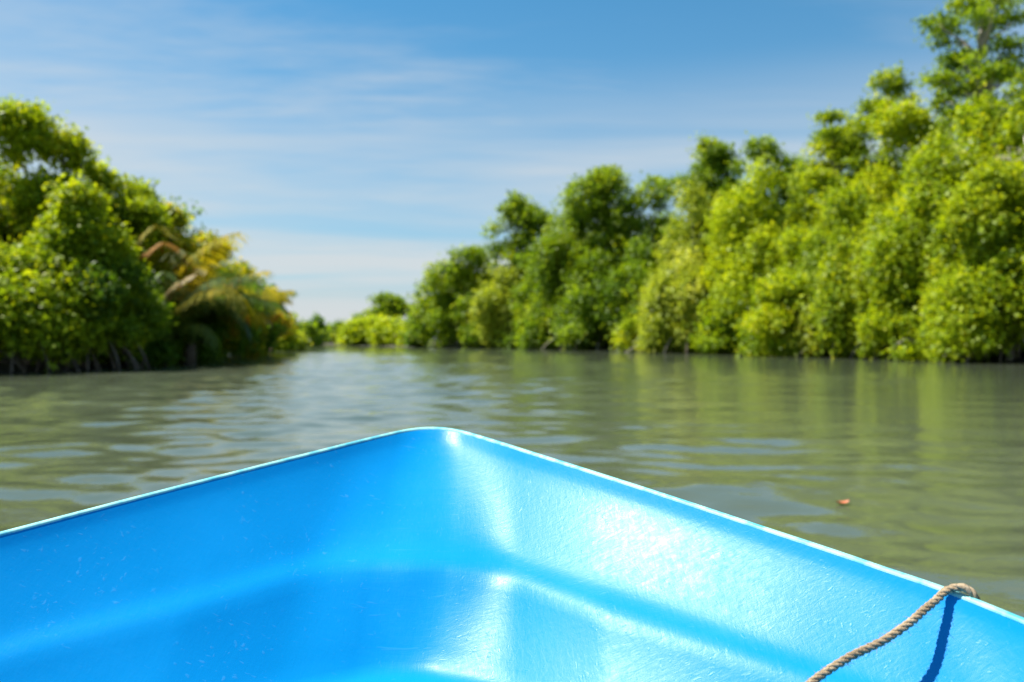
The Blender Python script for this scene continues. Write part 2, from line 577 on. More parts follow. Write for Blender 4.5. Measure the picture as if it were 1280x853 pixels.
def make_tree(label, cat, kind, pal, X, Y, H, Rr, leaves, group, z0, seed, roots):
    rng = np.random.default_rng(seed + 100)
    name = {'mass': 'mangrove_tree', 'droop': 'drooping_tree', 'round': 'round_crowned_tree', 'layer': 'layered_tree', 'umbrella': 'umbrella_tree'}[kind]
    if cat == 'bush':
        name = 'waterside_bush'
    root = empty(name, (X, Y, 0.0))
    tag(root, label, cat, group)
    lobes = []
    dist = math.hypot(X, Y)
    size = 0.085 + dist * 0.0034
    base = z0 if not roots else 0.85
    def env(h):            # half width of the envelope at relative height h in 0..1
        if kind == 'round':
            return math.sin(math.pi * (0.10 + 0.86 * h)) ** 0.6
        if kind == 'umbrella':
            return 1.0
        return (0.80 + 0.20 * math.sin(math.pi * min(1, h * 1.5))) * (1 - (max(0, h - 0.5) / 0.5) ** 2.5 * 0.62)
    if kind == 'umbrella':
        zc = H * 0.66
        for i in range(22):
            a, q = rng.uniform(0, 6.28), math.sqrt(rng.random())
            r = Rr * rng.uniform(0.24, 0.34)
            z = zc + (H - zc - r * 0.4) * (1 - q * q) - 0.12 * Rr * q * q
            lobes.append((q * Rr * 0.78 * math.cos(a), q * Rr * 0.78 * math.sin(a), z, r, r, r * 0.85, 0.12 * rng.normal()))
    elif kind == 'layer':
        npad = 26 if H < 20 else 48
        for i in range(npad):
            h = 0.56 + 0.44 * (i + 0.5) / npad
            a = i * 2.4 + rng.uniform(-0.5, 0.5)
            q = rng.uniform(0.15, 1.0) * (0.75 + 0.25 * math.sin(math.pi * (h - 0.5) / 0.5))
            r = Rr * rng.uniform(0.12, 0.30)
            lobes.append((q * Rr * math.cos(a), q * Rr * math.sin(a), H * (h + rng.uniform(-.03, .03)) - r * 0.4, r, r * rng.uniform(.7, 1.2), r * rng.uniform(.35, .7), 0.12 * rng.normal()))
    else:
        nl = {'mass': 70, 'round': 50, 'droop': 56}[kind]
        if cat == 'bush':
            nl = 30
        if leaves > 25000:
            nl = 100
        # the crown is a handful of limbs' worth of foliage, each reaching its own height
        ncl = 1 if cat == 'bush' else 3 if kind == 'round' else int(rng.integers(4, 7))
        clu = [(0.0, 0.0, 1.0, 1.0 if ncl == 1 else 0.68)]
        for c in range(ncl - 1):
            a, q = c * 2 * math.pi / (ncl - 1) + rng.uniform(-.5, .5), rng.uniform(0.32, 0.62)
            clu.append((q * math.cos(a), q * math.sin(a), rng.uniform(0.58, 0.93) if kind != 'round' else rng.uniform(0.8, 0.96), rng.uniform(0.42, 0.66) if kind != 'round' else 0.75))
        for i in range(nl):
            cx_, cy_, ct, cw = clu[i % ncl]
            h = rng.random() ** 0.85
            top_h = base + (H - base) * ct
            z = base + (top_h - base) * h
            e = env(h) * Rr * cw
            a = rng.uniform(0, 2 * math.pi)
            q = math.sqrt(rng.uniform(0.12, 1.0))
            r = Rr * (0.13 + 0.25 * rng.random() ** 1.6) * (1.15 if cat == 'bush' else 1)
            x, y = cx_ * Rr + (e - r * 0.5) * q * math.cos(a), cy_ * Rr + (e - r * 0.5) * q * math.sin(a)
            rz = r * rng.uniform(0.75, 1.1) * (1.55 if kind == 'droop' else 1)
            z = min(max(z, base + rz * 0.45), top_h - rz * rng.uniform(0.80, 1.0))
            lobes.append((x, y, z, r * rng.uniform(0.75, 1.3), r * rng.uniform(0.75, 1.3), rz, 0.15 * rng.normal()))
        r = Rr * 0.30           # crown tip
        lobes.append((rng.uniform(-.2, .2) * Rr, 0, H - r, r, r, r, 0.05))
    V, F, tint = leaves_for(lobes, leaves, size, rng, droop=(0.9 if kind == 'droop' else 0.0), pad=kind in ('layer', 'umbrella'))
    link('crown', mesh_np('crown', V, F, LEAF[pal], False, tint), root)
    # trunk and limbs
    L = np.array(lobes)
    pale = cat != 'bush' and (kind in ('droop', 'layer') or seed % 3 == 0)
    tr = max(0.06, 0.018 * H)
    top = np.array([rng.uniform(-.15, .15) * Rr, rng.uniform(-.15, .15) * Rr, H * (0.9 if kind == 'layer' else 0.72)])
    tp = wobbly((0, 0, -0.3), top, 9, 0.05 * Rr + 0.03, rng)
    parts = [tube(tp, np.linspace(tr, tr * 0.3, 9), 8)]
    order = np.argsort(-L[:, 3] + rng.random(len(L)) * 0.5)
    for q in order[:16 if kind != 'layer' else len(L)]:
        c = L[q, :3]
        zs = min(max(0.15 * H, c[2] - 0.5 * math.hypot(c[0], c[1]) - 0.06 * H), top[2])
        i = int(np.argmin(np.abs(tp[:, 2] - zs)))
        lp = wobbly(tp[i], c, 6, 0.04 * Rr, rng)
        lp[:, 2] += np.sin(np.linspace(0, math.pi, 6)) * 0.04 * H * 0.4
        rr = tr * (0.40 - 0.02 * i)
        parts.append(tube(lp, np.linspace(max(rr, 0.03), 0.018, 6), 5))
    tv, tf = join(parts)
    trunk = link('trunk', mesh_poly('trunk', tv, tf, BARK_PALE if pale else BARK), root)
    # arching prop roots at the water
    for i in range(roots):
        a = -math.pi / 2 + (i - (roots - 1) / 2) * 0.55 + rng.uniform(-.2, .2)
        if X < 0:
            a = -0.5 + (i - (roots - 1) / 2) * 0.5
        else:
            a = math.pi + 0.6 + (i - (roots - 1) / 2) * 0.5
        d = Rr * rng.uniform(0.55, 1.0)
        hh = rng.uniform(1.1, 2.3)
        sgm = np.linspace(0, 1, 8)
        P = np.c_[math.cos(a) * d * sgm, math.sin(a) * d * sgm, hh * (1 - sgm ** 2.2) * 1.0 - 0.25 * sgm ** 6]
        P[:, 2] += 0.1
        P[:, :2] += np.sin(sgm * 5 + i)[:, None] * 0.06
        rv, rf = join([tube(P, np.linspace(0.075, 0.04, 8), 6)])
        link('prop_root', mesh_poly('prop_root', rv, rf, BARK_PALE if i % 2 and X > 0 else BARK), root)
    return root

# TREES BEGIN
TREES = [
    ('broad mid green mangrove hanging to the water below the bare pale branches', 'tree', 'mass', 'fresh', 26.24, 42, 10.48, 4.22, 44200, 'mangroves along the wooded bank', 0.0, 3, 8),
    ('yellow green mangrove beside the arching pale root at the water edge', 'tree', 'droop', 'lime', 25.31, 48, 12.05, 4.22, 39000, 'mangroves along the wooded bank', 0.0, 10, 8),
    ('drooping tree with a dark hollow under its hanging branches', 'tree', 'droop', 'fresh', 23.09, 55, 11.86, 4.56, 31200, 'mangroves along the wooded bank', 0.0, 17, 6),
    ('rounded pale green bush in front of the slender pale trunk', 'bush', 'mass', 'lime', 19.18, 57, 5.61, 3.15, 11700, 'waterside bushes', 0.0, 24, 0),
    ('golden yellow tree with a slender pale trunk showing', 'tree', 'droop', 'gold', 21.17, 68, 16.7, 5.29, 28600, 'mangroves along the wooded bank', 0.0, 31, 0),
    ('olive drooping tree next to the dark green grove', 'tree', 'droop', 'olive', 17.4, 76, 15.93, 4.77, 23400, 'mangroves along the wooded bank', 0.0, 38, 0),
    ('low pale olive tree with bare grey limbs over the water', 'tree', 'droop', 'olive', 15.98, 73, 9.05, 5.68, 23400, 'mangroves along the wooded bank', 0.0, 45, 6),
    ('tallest dark green round topped tree of the dark grove', 'tree', 'round', 'mid', 11.52, 94, 21.4, 6.14, 23400, 'mangroves along the wooded bank', 0.0, 52, 0),
    ('mid green tree with steep side in front of the dark grove', 'tree', 'droop', 'mid', 6.63, 97, 18.06, 6.33, 22100, 'mangroves along the wooded bank', 0.0, 59, 6),
    ('lower dark green mangrove with deep shade at its foot', 'tree', 'mass', 'mid', 10.24, 91, 10.98, 5.94, 19500, 'mangroves along the wooded bank', 0.0, 66, 8),
    ('dark round headed tree standing up behind the mid green one', 'tree', 'round', 'mid', 1.49, 114, 22.15, 5.15, 13000, 'mangroves along the wooded bank', 5.5, 73, 0),
    ('pale olive tree with twiggy dead branches near the water', 'tree', 'droop', 'olive', -0.88, 110, 11.14, 5.52, 11700, 'mangroves along the wooded bank', 0.0, 80, 6),
    ('rounded green tree next to the last tree of the point', 'tree', 'round', 'mid', -6.11, 117, 14.6, 6.17, 14300, 'mangroves along the wooded bank', 0.0, 87, 0),
    ('low dense green tree at the tip of the wooded point', 'tree', 'mass', 'mid', -11.64, 122, 10.15, 5.21, 10400, 'mangroves along the wooded bank', 0.0, 94, 6),
    ('small dark bush ending the wooded point', 'bush', 'mass', 'deep', -14.93, 126, 4.87, 1.74, 3250, 'waterside bushes', 0.0, 101, 0),
    ('flat topped dark tree between the dark grove and the olive tree', 'tree', 'round', 'mid', 16.35, 93, 19.98, 5.14, 15600, 'mangroves along the wooded bank', 0.0, 108, 0),
    ('dark crowned tree rising over the olive drooping tree', 'tree', 'round', 'mid', 20.76, 84, 21.96, 4.22, 15600, 'trees behind the bank', 8, 115, 0),
    ('dark crowned tree rising over the golden yellow tree', 'tree', 'round', 'mid', 25.31, 80, 21.37, 4.02, 15600, 'trees behind the bank', 8, 122, 0),
    ('layered tree with flat leaf pads reaching out against the sky', 'tree', 'layer', 'fresh', 27.31, 66, 19.76, 3.31, 11700, 'trees behind the bank', 0.0, 129, 0),
    ('dense fresh green tree filling behind the drooping hollow tree', 'tree', 'droop', 'fresh', 25.82, 68, 17.11, 4.95, 26000, 'trees behind the bank', 0.0, 136, 0),
    ('rounded bright green tree next to the tall sparse emergent', 'tree', 'round', 'fresh', 30.34, 64, 22.73, 3.54, 16900, 'trees behind the bank', 6, 143, 0),
    ('yellow green tree below the rounded bright green crown', 'tree', 'mass', 'lime', 28.25, 58, 18.09, 5.24, 33800, 'trees behind the bank', 0.0, 150, 0),
    ('tall sparse emergent tree with bare stem and scattered leaf pads', 'tree', 'layer', 'mid', 31.89, 54, 25.01, 3.36, 10400, 'trees behind the bank', 0.0, 157, 0),
    ('leafy tree at the foot of the tall sparse emergent', 'tree', 'mass', 'fresh', 31.2, 57, 20.26, 2.86, 14300, 'trees behind the bank', 0.0, 164, 0),
    ('wide yellow green tree in front of the tall sparse emergent', 'tree', 'droop', 'lime', 29.38, 50, 16.62, 4.71, 39000, 'trees behind the bank', 0.0, 171, 0),
    ('bright green tall tree crowding the tall sparse emergent', 'tree', 'mass', 'fresh', 31.63, 47, 17.25, 4.43, 31200, 'trees behind the bank', 0.0, 178, 0),
    ('tall green tree standing past the bare pale branches', 'tree', 'mass', 'mid', 32.06, 42, 16.18, 5.01, 26000, 'trees behind the bank', 0.0, 185, 0),
    ('leafy mangrove past the broad mid green one', 'tree', 'mass', 'fresh', 28.2, 36, 9.7, 4.29, 26000, 'mangroves along the wooded bank', 0.0, 192, 6),
    ('yellowish low bush around the arching pale root', 'bush', 'mass', 'lime', 23.04, 47, 2.76, 2.71, 9100, 'waterside bushes', 0.0, 199, 0),
    ('low olive bush beneath the drooping tree with dark hollow', 'bush', 'droop', 'olive', 21.32, 55, 3.24, 2.49, 6500, 'waterside bushes', 0.0, 206, 0),
    ('low green bush at the foot of the broad mid green mangrove', 'bush', 'mass', 'fresh', 23.84, 41.5, 3.16, 2.19, 9100, 'waterside bushes', 0.0, 213, 0),
    ('low green bush under the golden yellow tree', 'bush', 'mass', 'mid', 17.57, 66, 3.12, 2.49, 5200, 'waterside bushes', 0.0, 220, 0),
    ('small pale green bush touching the water under the bare grey limbs', 'bush', 'mass', 'olive', 13.98, 72.5, 2.87, 2.18, 4550, 'waterside bushes', 0.0, 227, 0),
    ('small bright bush at the dark grove foot', 'bush', 'mass', 'fresh', 12.3, 79, 3.03, 2.18, 4550, 'waterside bushes', 0.0, 234, 0),
    ('low bush against the lower dark green mangrove', 'bush', 'mass', 'mid', 7.85, 92, 3.33, 3.0, 3900, 'waterside bushes', 0.0, 241, 0),
    ('low bush against the mid green steep tree', 'bush', 'mass', 'mid', 3.45, 98, 3.66, 2.95, 3900, 'waterside bushes', 0.0, 248, 0),
    ('low bush below the rounded green tree of the point', 'bush', 'mass', 'mid', -4.05, 112, 3.56, 3.09, 3250, 'waterside bushes', 0.0, 255, 0),
    ('leafy green tree wedged between the drooping hollow tree and the yellow green one', 'tree', 'droop', 'fresh', 23.97, 51, 9.55, 2.95, 18200, 'mangroves along the wooded bank', 0.0, 262, 6),
    ('olive green tree wedged between the golden and the drooping hollow tree', 'tree', 'mass', 'lime', 22.0, 60, 9.64, 3.31, 15600, 'mangroves along the wooded bank', 0.0, 269, 6),
    ('green tree wedged between the dark grove and the low pale olive tree', 'tree', 'mass', 'mid', 13.5, 84, 11.75, 4.22, 13000, 'mangroves along the wooded bank', 0.0, 276, 6),
    ('fresh green tree wedged between two yellow green mangroves', 'tree', 'mass', 'fresh', 25.54, 45, 8.75, 2.6, 19500, 'mangroves along the wooded bank', 0.0, 283, 6),
    ('green tree wedged between the pale olive tree and the steep one', 'tree', 'mass', 'mid', 2.92, 104, 12.38, 4.44, 10400, 'mangroves along the wooded bank', 0.0, 290, 0),
    ('shaded green tree in the wood behind the last trees of the wooded point', 'tree', 'mass', 'mid', -5.3, 132, 11.81, 9.94, 9100, 'trees deep in the wood', 0.0, 297, 0),
    ('shaded green tree in the wood behind the pale olive and the steep mid green tree', 'tree', 'mass', 'mid', 5.02, 125, 16.89, 9.42, 9100, 'trees deep in the wood', 0.0, 304, 0),
    ('shaded green tree in the wood behind the tallest round topped tree of the dark grove', 'tree', 'mass', 'mid', 13.86, 115, 19.1, 8.66, 9100, 'trees deep in the wood', 0.0, 311, 0),
    ('shaded green tree in the wood behind the olive drooping tree', 'tree', 'mass', 'mid', 20.89, 104, 18.96, 7.83, 9100, 'trees deep in the wood', 0.0, 318, 0),
    ('shaded green tree in the wood behind the golden yellow tree', 'tree', 'mass', 'mid', 26.44, 94, 20.08, 7.08, 9100, 'trees deep in the wood', 0.0, 325, 0),
    ('shaded green tree in the wood behind the layered tree with flat leaf pads', 'tree', 'mass', 'mid', 31.1, 86, 19.34, 6.48, 9100, 'trees deep in the wood', 0.0, 332, 0),
    ('shaded green tree in the wood behind the rounded bright green crown', 'tree', 'mass', 'mid', 35.36, 80, 20.89, 7.03, 9100, 'trees deep in the wood', 0.0, 339, 0),
    ('shaded green tree in the wood behind the wide yellow green tree', 'tree', 'mass', 'mid', 38.33, 72, 21.09, 7.23, 9100, 'trees deep in the wood', 0.0, 346, 0),
    ('shaded green tree in the wood behind the bare pale dead tree', 'tree', 'mass', 'mid', 41.76, 66, 20.76, 7.46, 9100, 'trees deep in the wood', 0.0, 353, 0),
    ('shaded green tree in the wood behind the leafy mangrove past the broad one', 'tree', 'mass', 'mid', 43.69, 58, 18.97, 6.55, 9100, 'trees deep in the wood', 0.0, 360, 0),
    ('tall bright yellow green tree towering over the palm bank', 'tree', 'mass', 'lime', -21.8, 35, 11.36, 3.69, 54600, 'trees on the palm bank', 0.0, 367, 0),
    ('lower bright green tree leaning in front of the tall yellow green one', 'tree', 'mass', 'lime', -17.42, 32, 7.21, 2.41, 33800, 'trees on the palm bank', 0.0, 374, 6),
    ('added bush coloured dark as shade under the small dark palm', 'bush', 'mass', 'deep', -16.01, 34.5, 3.04, 1.65, 7800, 'trees on the palm bank', 0.0, 381, 0),  # deep leaf colour stands for the dark shade along the palm feet
    ('added bush coloured dark as shade at the foot of the tallest palm', 'bush', 'mass', 'deep', -17.62, 43, 3.14, 2.05, 6500, 'trees on the palm bank', 0.0, 388, 0),  # bush added in dark green where the palm foot is only shaded
    ('added bush coloured dark as shade under the golden palm', 'bush', 'mass', 'deep', -18.54, 51, 3.1, 2.18, 5850, 'trees on the palm bank', 0.0, 395, 0),  # shade below the fronds, put into the leaf colour of an added bush
    ('added bush coloured dark as shade under the yellowing palm', 'bush', 'mass', 'deep', -20.63, 63, 2.91, 2.06, 3900, 'trees on the palm bank', 0.0, 402, 0),  # added low cover, its dark leaves stand in for shade
    ('rounded green tree stepping down from the towering one to the palms', 'tree', 'mass', 'lime', -19.51, 37.5, 9.45, 1.98, 18200, 'trees on the palm bank', 0.0, 409, 0),
    ('leafy tree at the first palms joining the yellow green trees', 'tree', 'mass', 'fresh', -19.74, 42, 9.17, 1.9, 14300, 'trees on the palm bank', 0.0, 416, 0),
    ('tall bush with yellow and rust leaves against the tallest palm', 'bush', 'mass', 'rust', -18.49, 43, 8.24, 1.94, 14300, 'trees on the palm bank', 0.0, 423, 0),
    ('orange tinted bush between the rust orange palm and the golden palm', 'bush', 'mass', 'rust', -18.8, 49, 7.45, 2.21, 13000, 'trees on the palm bank', 0.0, 430, 0),
    ('yellow orange bush crowding the golden palm', 'bush', 'mass', 'rust', -19.47, 57, 6.35, 2.15, 10400, 'trees on the palm bank', 0.0, 437, 0),
    ('small rust tinted bush at the last palm', 'bush', 'mass', 'rust', -21.28, 69, 5.29, 1.73, 6500, 'trees on the palm bank', 0.0, 444, 0),
    ('yellow green tree filling in beside the towering yellow green one', 'tree', 'mass', 'lime', -20.1, 36, 10.49, 2.26, 23400, 'trees on the palm bank', 0.0, 451, 0),
    ('tangled green bush spreading over the water beside the palms', 'bush', 'mass', 'mid', -16.45, 31.5, 4.21, 2.45, 20800, 'trees on the palm bank', 0.0, 458, 8),
    ('grey green bush at the water under the tall yellow green tree', 'bush', 'mass', 'fresh', -18.35, 30.2, 4.45, 3.03, 28600, 'trees on the palm bank', 0.0, 465, 8),
    ('green tree bordering the palms and the tall yellow green tree', 'tree', 'mass', 'fresh', -19.08, 38, 8.95, 2.48, 23400, 'trees on the palm bank', 0.0, 472, 0),
    ('tall green tree next to the towering yellow green one', 'tree', 'mass', 'fresh', -25.14, 35, 11.39, 3.95, 23400, 'trees on the palm bank', 0.0, 479, 0),
    ('waterside bush past the grey green one', 'bush', 'mass', 'mid', -20.32, 28.5, 3.92, 2.86, 15600, 'trees on the palm bank', 0.0, 486, 6),
    ('tree coloured dark as the green shade behind the first palms', 'tree', 'mass', 'deep', -21.34, 50, 9.39, 3.64, 14300, 'trees on the palm bank', 0.0, 493, 0),  # shade underlying the palms, put into deep leaf colour
    ('tree coloured dark as the green shade behind the last palms', 'tree', 'mass', 'deep', -22.5, 64, 6.34, 3.86, 11700, 'trees on the palm bank', 0.0, 500, 0),  # dark leaves carry the shade seen between the fronds
    ('low yellow green shrub past the last palm', 'bush', 'mass', 'lime', -24.64, 84, 3.48, 2.74, 5200, 'trees on the palm bank', 0.0, 507, 0),
    ('pale low shrub on the mud by the last palm', 'bush', 'mass', 'olive', -25.69, 92, 2.12, 1.85, 2600, 'trees on the palm bank', 0.0, 514, 0),
    ('small green shrub at the end of the palm bank', 'bush', 'mass', 'mid', -34.85, 135, 3.64, 2.37, 2340, 'trees on the palm bank', 0.0, 521, 0),
    ('umbrella shaped tree standing above the yellow bushes of the bend', 'tree', 'umbrella', 'mid', -28.8, 185, 11.05, 4.27, 7800, None, 0.0, 528, 0),
    ('slender dark tree rising alone by the gap of the bend', 'tree', 'mass', 'deep', -41.49, 170, 5.81, 1.49, 1560, 'plants on the far bank of the bend', 0.0, 535, 0),
    ('yellow green bush in front of the umbrella shaped tree', 'bush', 'mass', 'gold', -22.6, 152, 4.71, 4.58, 6500, 'plants on the far bank of the bend', 0.0, 542, 0),
    ('yellow bush next to the slender dark tree and the gap', 'bush', 'mass', 'gold', -31.18, 160, 4.57, 3.62, 5200, 'plants on the far bank of the bend', 0.0, 549, 0),
    ('bright yellow bush at the water of the bend', 'bush', 'mass', 'gold', -27.45, 158, 5.17, 3.97, 5850, 'plants on the far bank of the bend', 0.0, 556, 0),
    ('low green bush tucked against the wooded point', 'bush', 'mass', 'lime', -18.64, 145, 3.68, 2.18, 3250, 'plants on the far bank of the bend', 0.0, 563, 0),
    ('green tree behind the yellow bushes of the bend', 'tree', 'mass', 'mid', -40.5, 210, 7.32, 2.64, 1950, 'plants on the far bank of the bend', 0.0, 570, 0),
    ('distant green tree closing off the channel', 'tree', 'mass', 'mid', -53.11, 225, 4.82, 4.52, 2600, 'distant trees closing the channel', 0.0, 577, 0),
    ('distant green tree closing off the channel', 'tree', 'mass', 'mid', -47.94, 222, 5.44, 4.46, 2600, 'distant trees closing the channel', 0.0, 584, 0),
    ('distant green tree closing off the channel', 'tree', 'mass', 'mid', -60.43, 235, 5.21, 4.72, 2600, 'distant trees closing the channel', 0.0, 591, 0),
    ('distant green tree closing off the channel', 'tree', 'mass', 'mid', -67.5, 240, 5.3, 6.03, 2600, 'distant trees closing the channel', 0.0, 598, 0),
]
# TREES END
for row in TREES:
    make_tree(*row)

# bare pale tree among the tall trees, and the arching root at the water
def bare_tree(loc, H, seed, label):
    rng = np.random.default_rng(seed)
    root = empty('bare_tree', loc)
    tag(root, label, 'tree')
    tp = wobbly((0, 0, -0.3), (0.3, -0.2, H), 10, 0.12, rng)
    v, f = join([tube(tp, np.linspace(0.16, 0.05, 10), 8)])
    trunk = link('trunk', mesh_poly('trunk', v, f, BARK_PALE), root)
    for i in range(11):
        k = 4 + i % 6
        a = rng.uniform(0, 6.28)
        ln = rng.uniform(0.8, 2.0)
        e = tp[k] + np.array([math.cos(a) * ln, math.sin(a) * ln, ln * rng.uniform(0.3, 0.8)])
        lp = wobbly(tp[k], e, 6, 0.10, rng)
        parts = [tube(lp, np.linspace(0.06, 0.018, 6), 5)]
        for j in range(5):
            b = lp[2 + j % 4]
            e2 = b + rng.normal(size=3) * 0.35 + np.array([math.cos(a), math.sin(a), 0.5]) * 0.4
            parts.append(tube(wobbly(b, e2, 4, 0.04, rng), np.linspace(0.025, 0.010, 4), 4))
        v, f = join(parts)
        link('branch', mesh_poly('branch', v, f, BARK_PALE), root)
bare_tree((27.4, 43.2, 0.4), 11.8, 4, 'bare pale dead tree standing among the tall leafy trees')
bare_tree((18.3, 71.0, 0.4), 6.0, 9, 'grey leafless tree leaning over the low olive foliage')

s_ = np.linspace(0, 1, 14)
ar = np.c_[1.9 * s_, -0.5 * s_, 1.35 * np.sin(np.pi * (0.18 + 0.80 * s_)) - 0.12]
v, f = join([tube(ar, np.linspace(0.085, 0.055, 14), 7)])
o = link('arching_root', mesh_poly('arching_root', v, f, BARK_PALE))
o.location = (22.0, 46.0, 0.0)
tag(o, 'single pale root arching over the water from the wooded bank', 'root')

# ------------------------------------------------------------------ nipa palms
def frond_mesh(length, bend, seed, mat_key):
    rng = np.random.default_rng(seed)
    n = 16
    s = np.linspace(0, 1, n)
    ang = R(82) - bend * s ** 1.5            # elevation along the rachis
    dx = np.cos(ang) * length / (n - 1)
    dz = np.sin(ang) * length / (n - 1)
    P = np.c_[np.cumsum(dx) - dx[0], np.zeros(n), np.cumsum(dz) - dz[0]]
    V, F, tint = [], [], []
    tv, tf = tube(P, np.linspace(0.05, 0.012, n), 5, False)
    V.append(tv); F.append(tf); tint += [0.75] * len(tv)
    base = len(tv)
    m = 46
    for side in (-1, 1):
        for i in range(m):
            q = 0.16 + 0.84 * (i + rng.uniform(-.3, .3)) / m
            q = min(max(q, 0.1), 0.995)
            idx = q * (n - 1); i0 = min(int(idx), n - 2); fr = idx - i0
            c = P[i0] * (1 - fr) + P[i0 + 1] * fr
            tdir = P[i0 + 1] - P[i0]; tdir /= np.linalg.norm(tdir)
            ll = length * 0.27 * (math.sin(math.pi * (0.18 + 0.76 * q)) ** 0.7) * rng.uniform(0.8, 1.1)
            d = tdir * 0.55 + np.array([0, side * 0.85, 0]) + np.array([0, 0, -0.30 - 0.3 * rng.random()])
            d /= np.linalg.norm(d)
            wv = np.cross(d, np.array([0, 0, 1.0])); wv /= np.linalg.norm(wv) + 1e-9
            hw = 0.034 * rng.uniform(0.8, 1.3) * length / 5
            mid = c + d * ll * 0.5
            tip = c + d * ll + np.array([0, 0, -ll * 0.22])
            V.append(np.array([c - wv * hw * 0.4, c + wv * hw * 0.4, mid + wv * hw, mid - wv * hw, tip, tip + wv * 0.004]))
            F.append(np.array([(base, base + 1, base + 2, base + 3), (base + 3, base + 2, base + 5, base + 4)]))
            tint += [np.clip(0.5 + 0.22 * rng.normal(), 0, 1)] * 6
            base += 6
    return mesh_np('frond', np.concatenate(V), np.concatenate(F), FROND[mat_key], False, tint)

FR = {}
for key in FROND:
    FR[key] = [frond_mesh(5.2, R(78), 1, key), frond_mesh(5.0, R(112), 2, key), frond_mesh(4.6, R(150), 3, key)]

def palm(loc, scale, seed, mix, nf, label):
    rng = random.Random(seed)
    root = empty('nipa_palm', loc)
    tag(root, label, 'palm', 'nipa palms leaning over the water')
    v, f = join([tube([(0, 0, -0.3), (0.05, 0, 0.4 * scale), (0.1, 0.05, 1.0 * scale)], [0.34, 0.30, 0.16], 9)])
    link('trunk', mesh_poly('trunk', v, f, BARK), root)
    for i in range(nf):
        key = rng.choices(list(mix), list(mix.values()))[0]
        form = rng.choices([0, 1, 2], [6, 5, 2])[0]
        o = link('frond', FR[key][form], root)
        o.location = (rng.uniform(-.2, .2), rng.uniform(-.2, .2), rng.uniform(0.3, 0.9) * scale)
        o.rotation_euler = (rng.uniform(-.2, .2), rng.uniform(-.12, .22), i * 2.4 + rng.uniform(-.4, .4))
        k = scale * rng.uniform(0.82, 1.12)
        o.scale = (k, k, k)

GREEN = {'green': 8, 'yellow': 1, 'brown': 0.7}
palm((-17.4, 40.0, 0.3), 1.38, 1, {'green': 6, 'yellow': 5, 'orange': 1.2}, 26, 'tallest palm with one long frond sticking out over the river')
palm((-18.4, 44.5, 0.3), 1.30, 2, {'green': 5, 'yellow': 4, 'orange': 3.2}, 26, 'palm with rust orange fronds beside the tallest palm')
palm((-17.0, 42.0, 0.2), 1.05, 3, GREEN, 18, 'short dark green palm drooping over the water at the tallest palm')
palm((-18.9, 49.5, 0.2), 1.20, 4, {'green': 3, 'yellow': 6, 'orange': 4}, 26, 'golden palm with mostly yellow and orange fronds')
palm((-19.8, 54.5, 0.2), 1.05, 5, {'green': 6, 'yellow': 3, 'brown': 1}, 18, 'low palm with yellow tips past the golden palm')
palm((-21.2, 61.0, 0.2), 1.30, 6, {'green': 4, 'yellow': 6, 'orange': 2}, 24, 'yellowing palm between the golden palm and the last palm')
palm((-23.3, 70.0, 0.2), 1.20, 7, {'green': 5, 'yellow': 3, 'brown': 1}, 16, 'last palm of the bank next to the low yellow green shrub')
palm((-15.8, 36.0, 0.2), 0.90, 8, GREEN, 16, 'small dark palm beside the tangled green bush')

# reddish mud mound with roots by the last palms
def mound(loc, rx, ry, h, mat, seed, name, label, cat):
    rng = np.random.default_rng(seed)
    n, m = 18, 7
    V = [(0, 0, h)]
    for j in range(1, m):
        for i in range(n):
            a = 2 * math.pi * i / n
            q = j / (m - 1)
            k = 1 + 0.16 * rng.normal()
            V.append((rx * q * k * math.cos(a), ry * q * k * math.sin(a), h * math.cos(q * math.pi / 2) * (1 + 0.2 * rng.normal()) - 0.15 * q))
    F = [(0, 1 + i, 1 + (i + 1) % n) for i in range(n)]
    for j in range(m - 2):
        for i in range(n):
            a, b = 1 + j * n + i, 1 + j * n + (i + 1) % n
            F.append((a, a + n, b + n, b))
    o = link(name, mesh_poly(name, V, F, mat))
    o.location = loc
    tag(o, label, cat)
mound((-25.3, 79.0, 0.0), 1.9, 1.5, 0.75, plain('reddish_mud', (.20, .10, .065), (.33, .20, .14), 3, 0.9), 3, 'mud_mound', 'reddish brown mud mound at the water by the last palm', 'mud mound')

# ------------------------------------------------------------------ boat
SC = 0.72
APEX = np.array([-0.313, 3.115]) * SC
YAW = R(0.5)
AXV = np.array([math.sin(YAW), math.cos(YAW)])
LAT = np.array([AXV[1], -AXV[0]])
half = [(0, 0), (.008, .048), (.034, .098), (.080, .152), (.180, .255), (.345, .416), (.53, .596), (.74, .797), (.95, .99), (1.17, 1.19), (1.40, 1.37), (1.9, 1.60), (2.7, 1.72), (4.0, 1.74), (5.6, 1.70)]
pts = [(t, -v) for t, v in half[::-1]] + half[1:]
PLAN = spline(pts, 8)                       # t (aft of the stem), lateral v
def soft_min(t, m):
    return m * np.tanh(t / m)
def d_rim(t):
    return 0.35 + 0.17 * np.where(t < 1.2, t, 1.2 + 0.45 * np.tanh((t - 1.2) / 0.45))
def d_ledge(t):
    return 0.676 + 0.095 * (np.where(t < 1.2, t, 1.2 + 0.5 * np.tanh((t - 1.2) / 0.5)) - 0.4)
def d_floor(t):
    return 0.945 + 0.0 * t
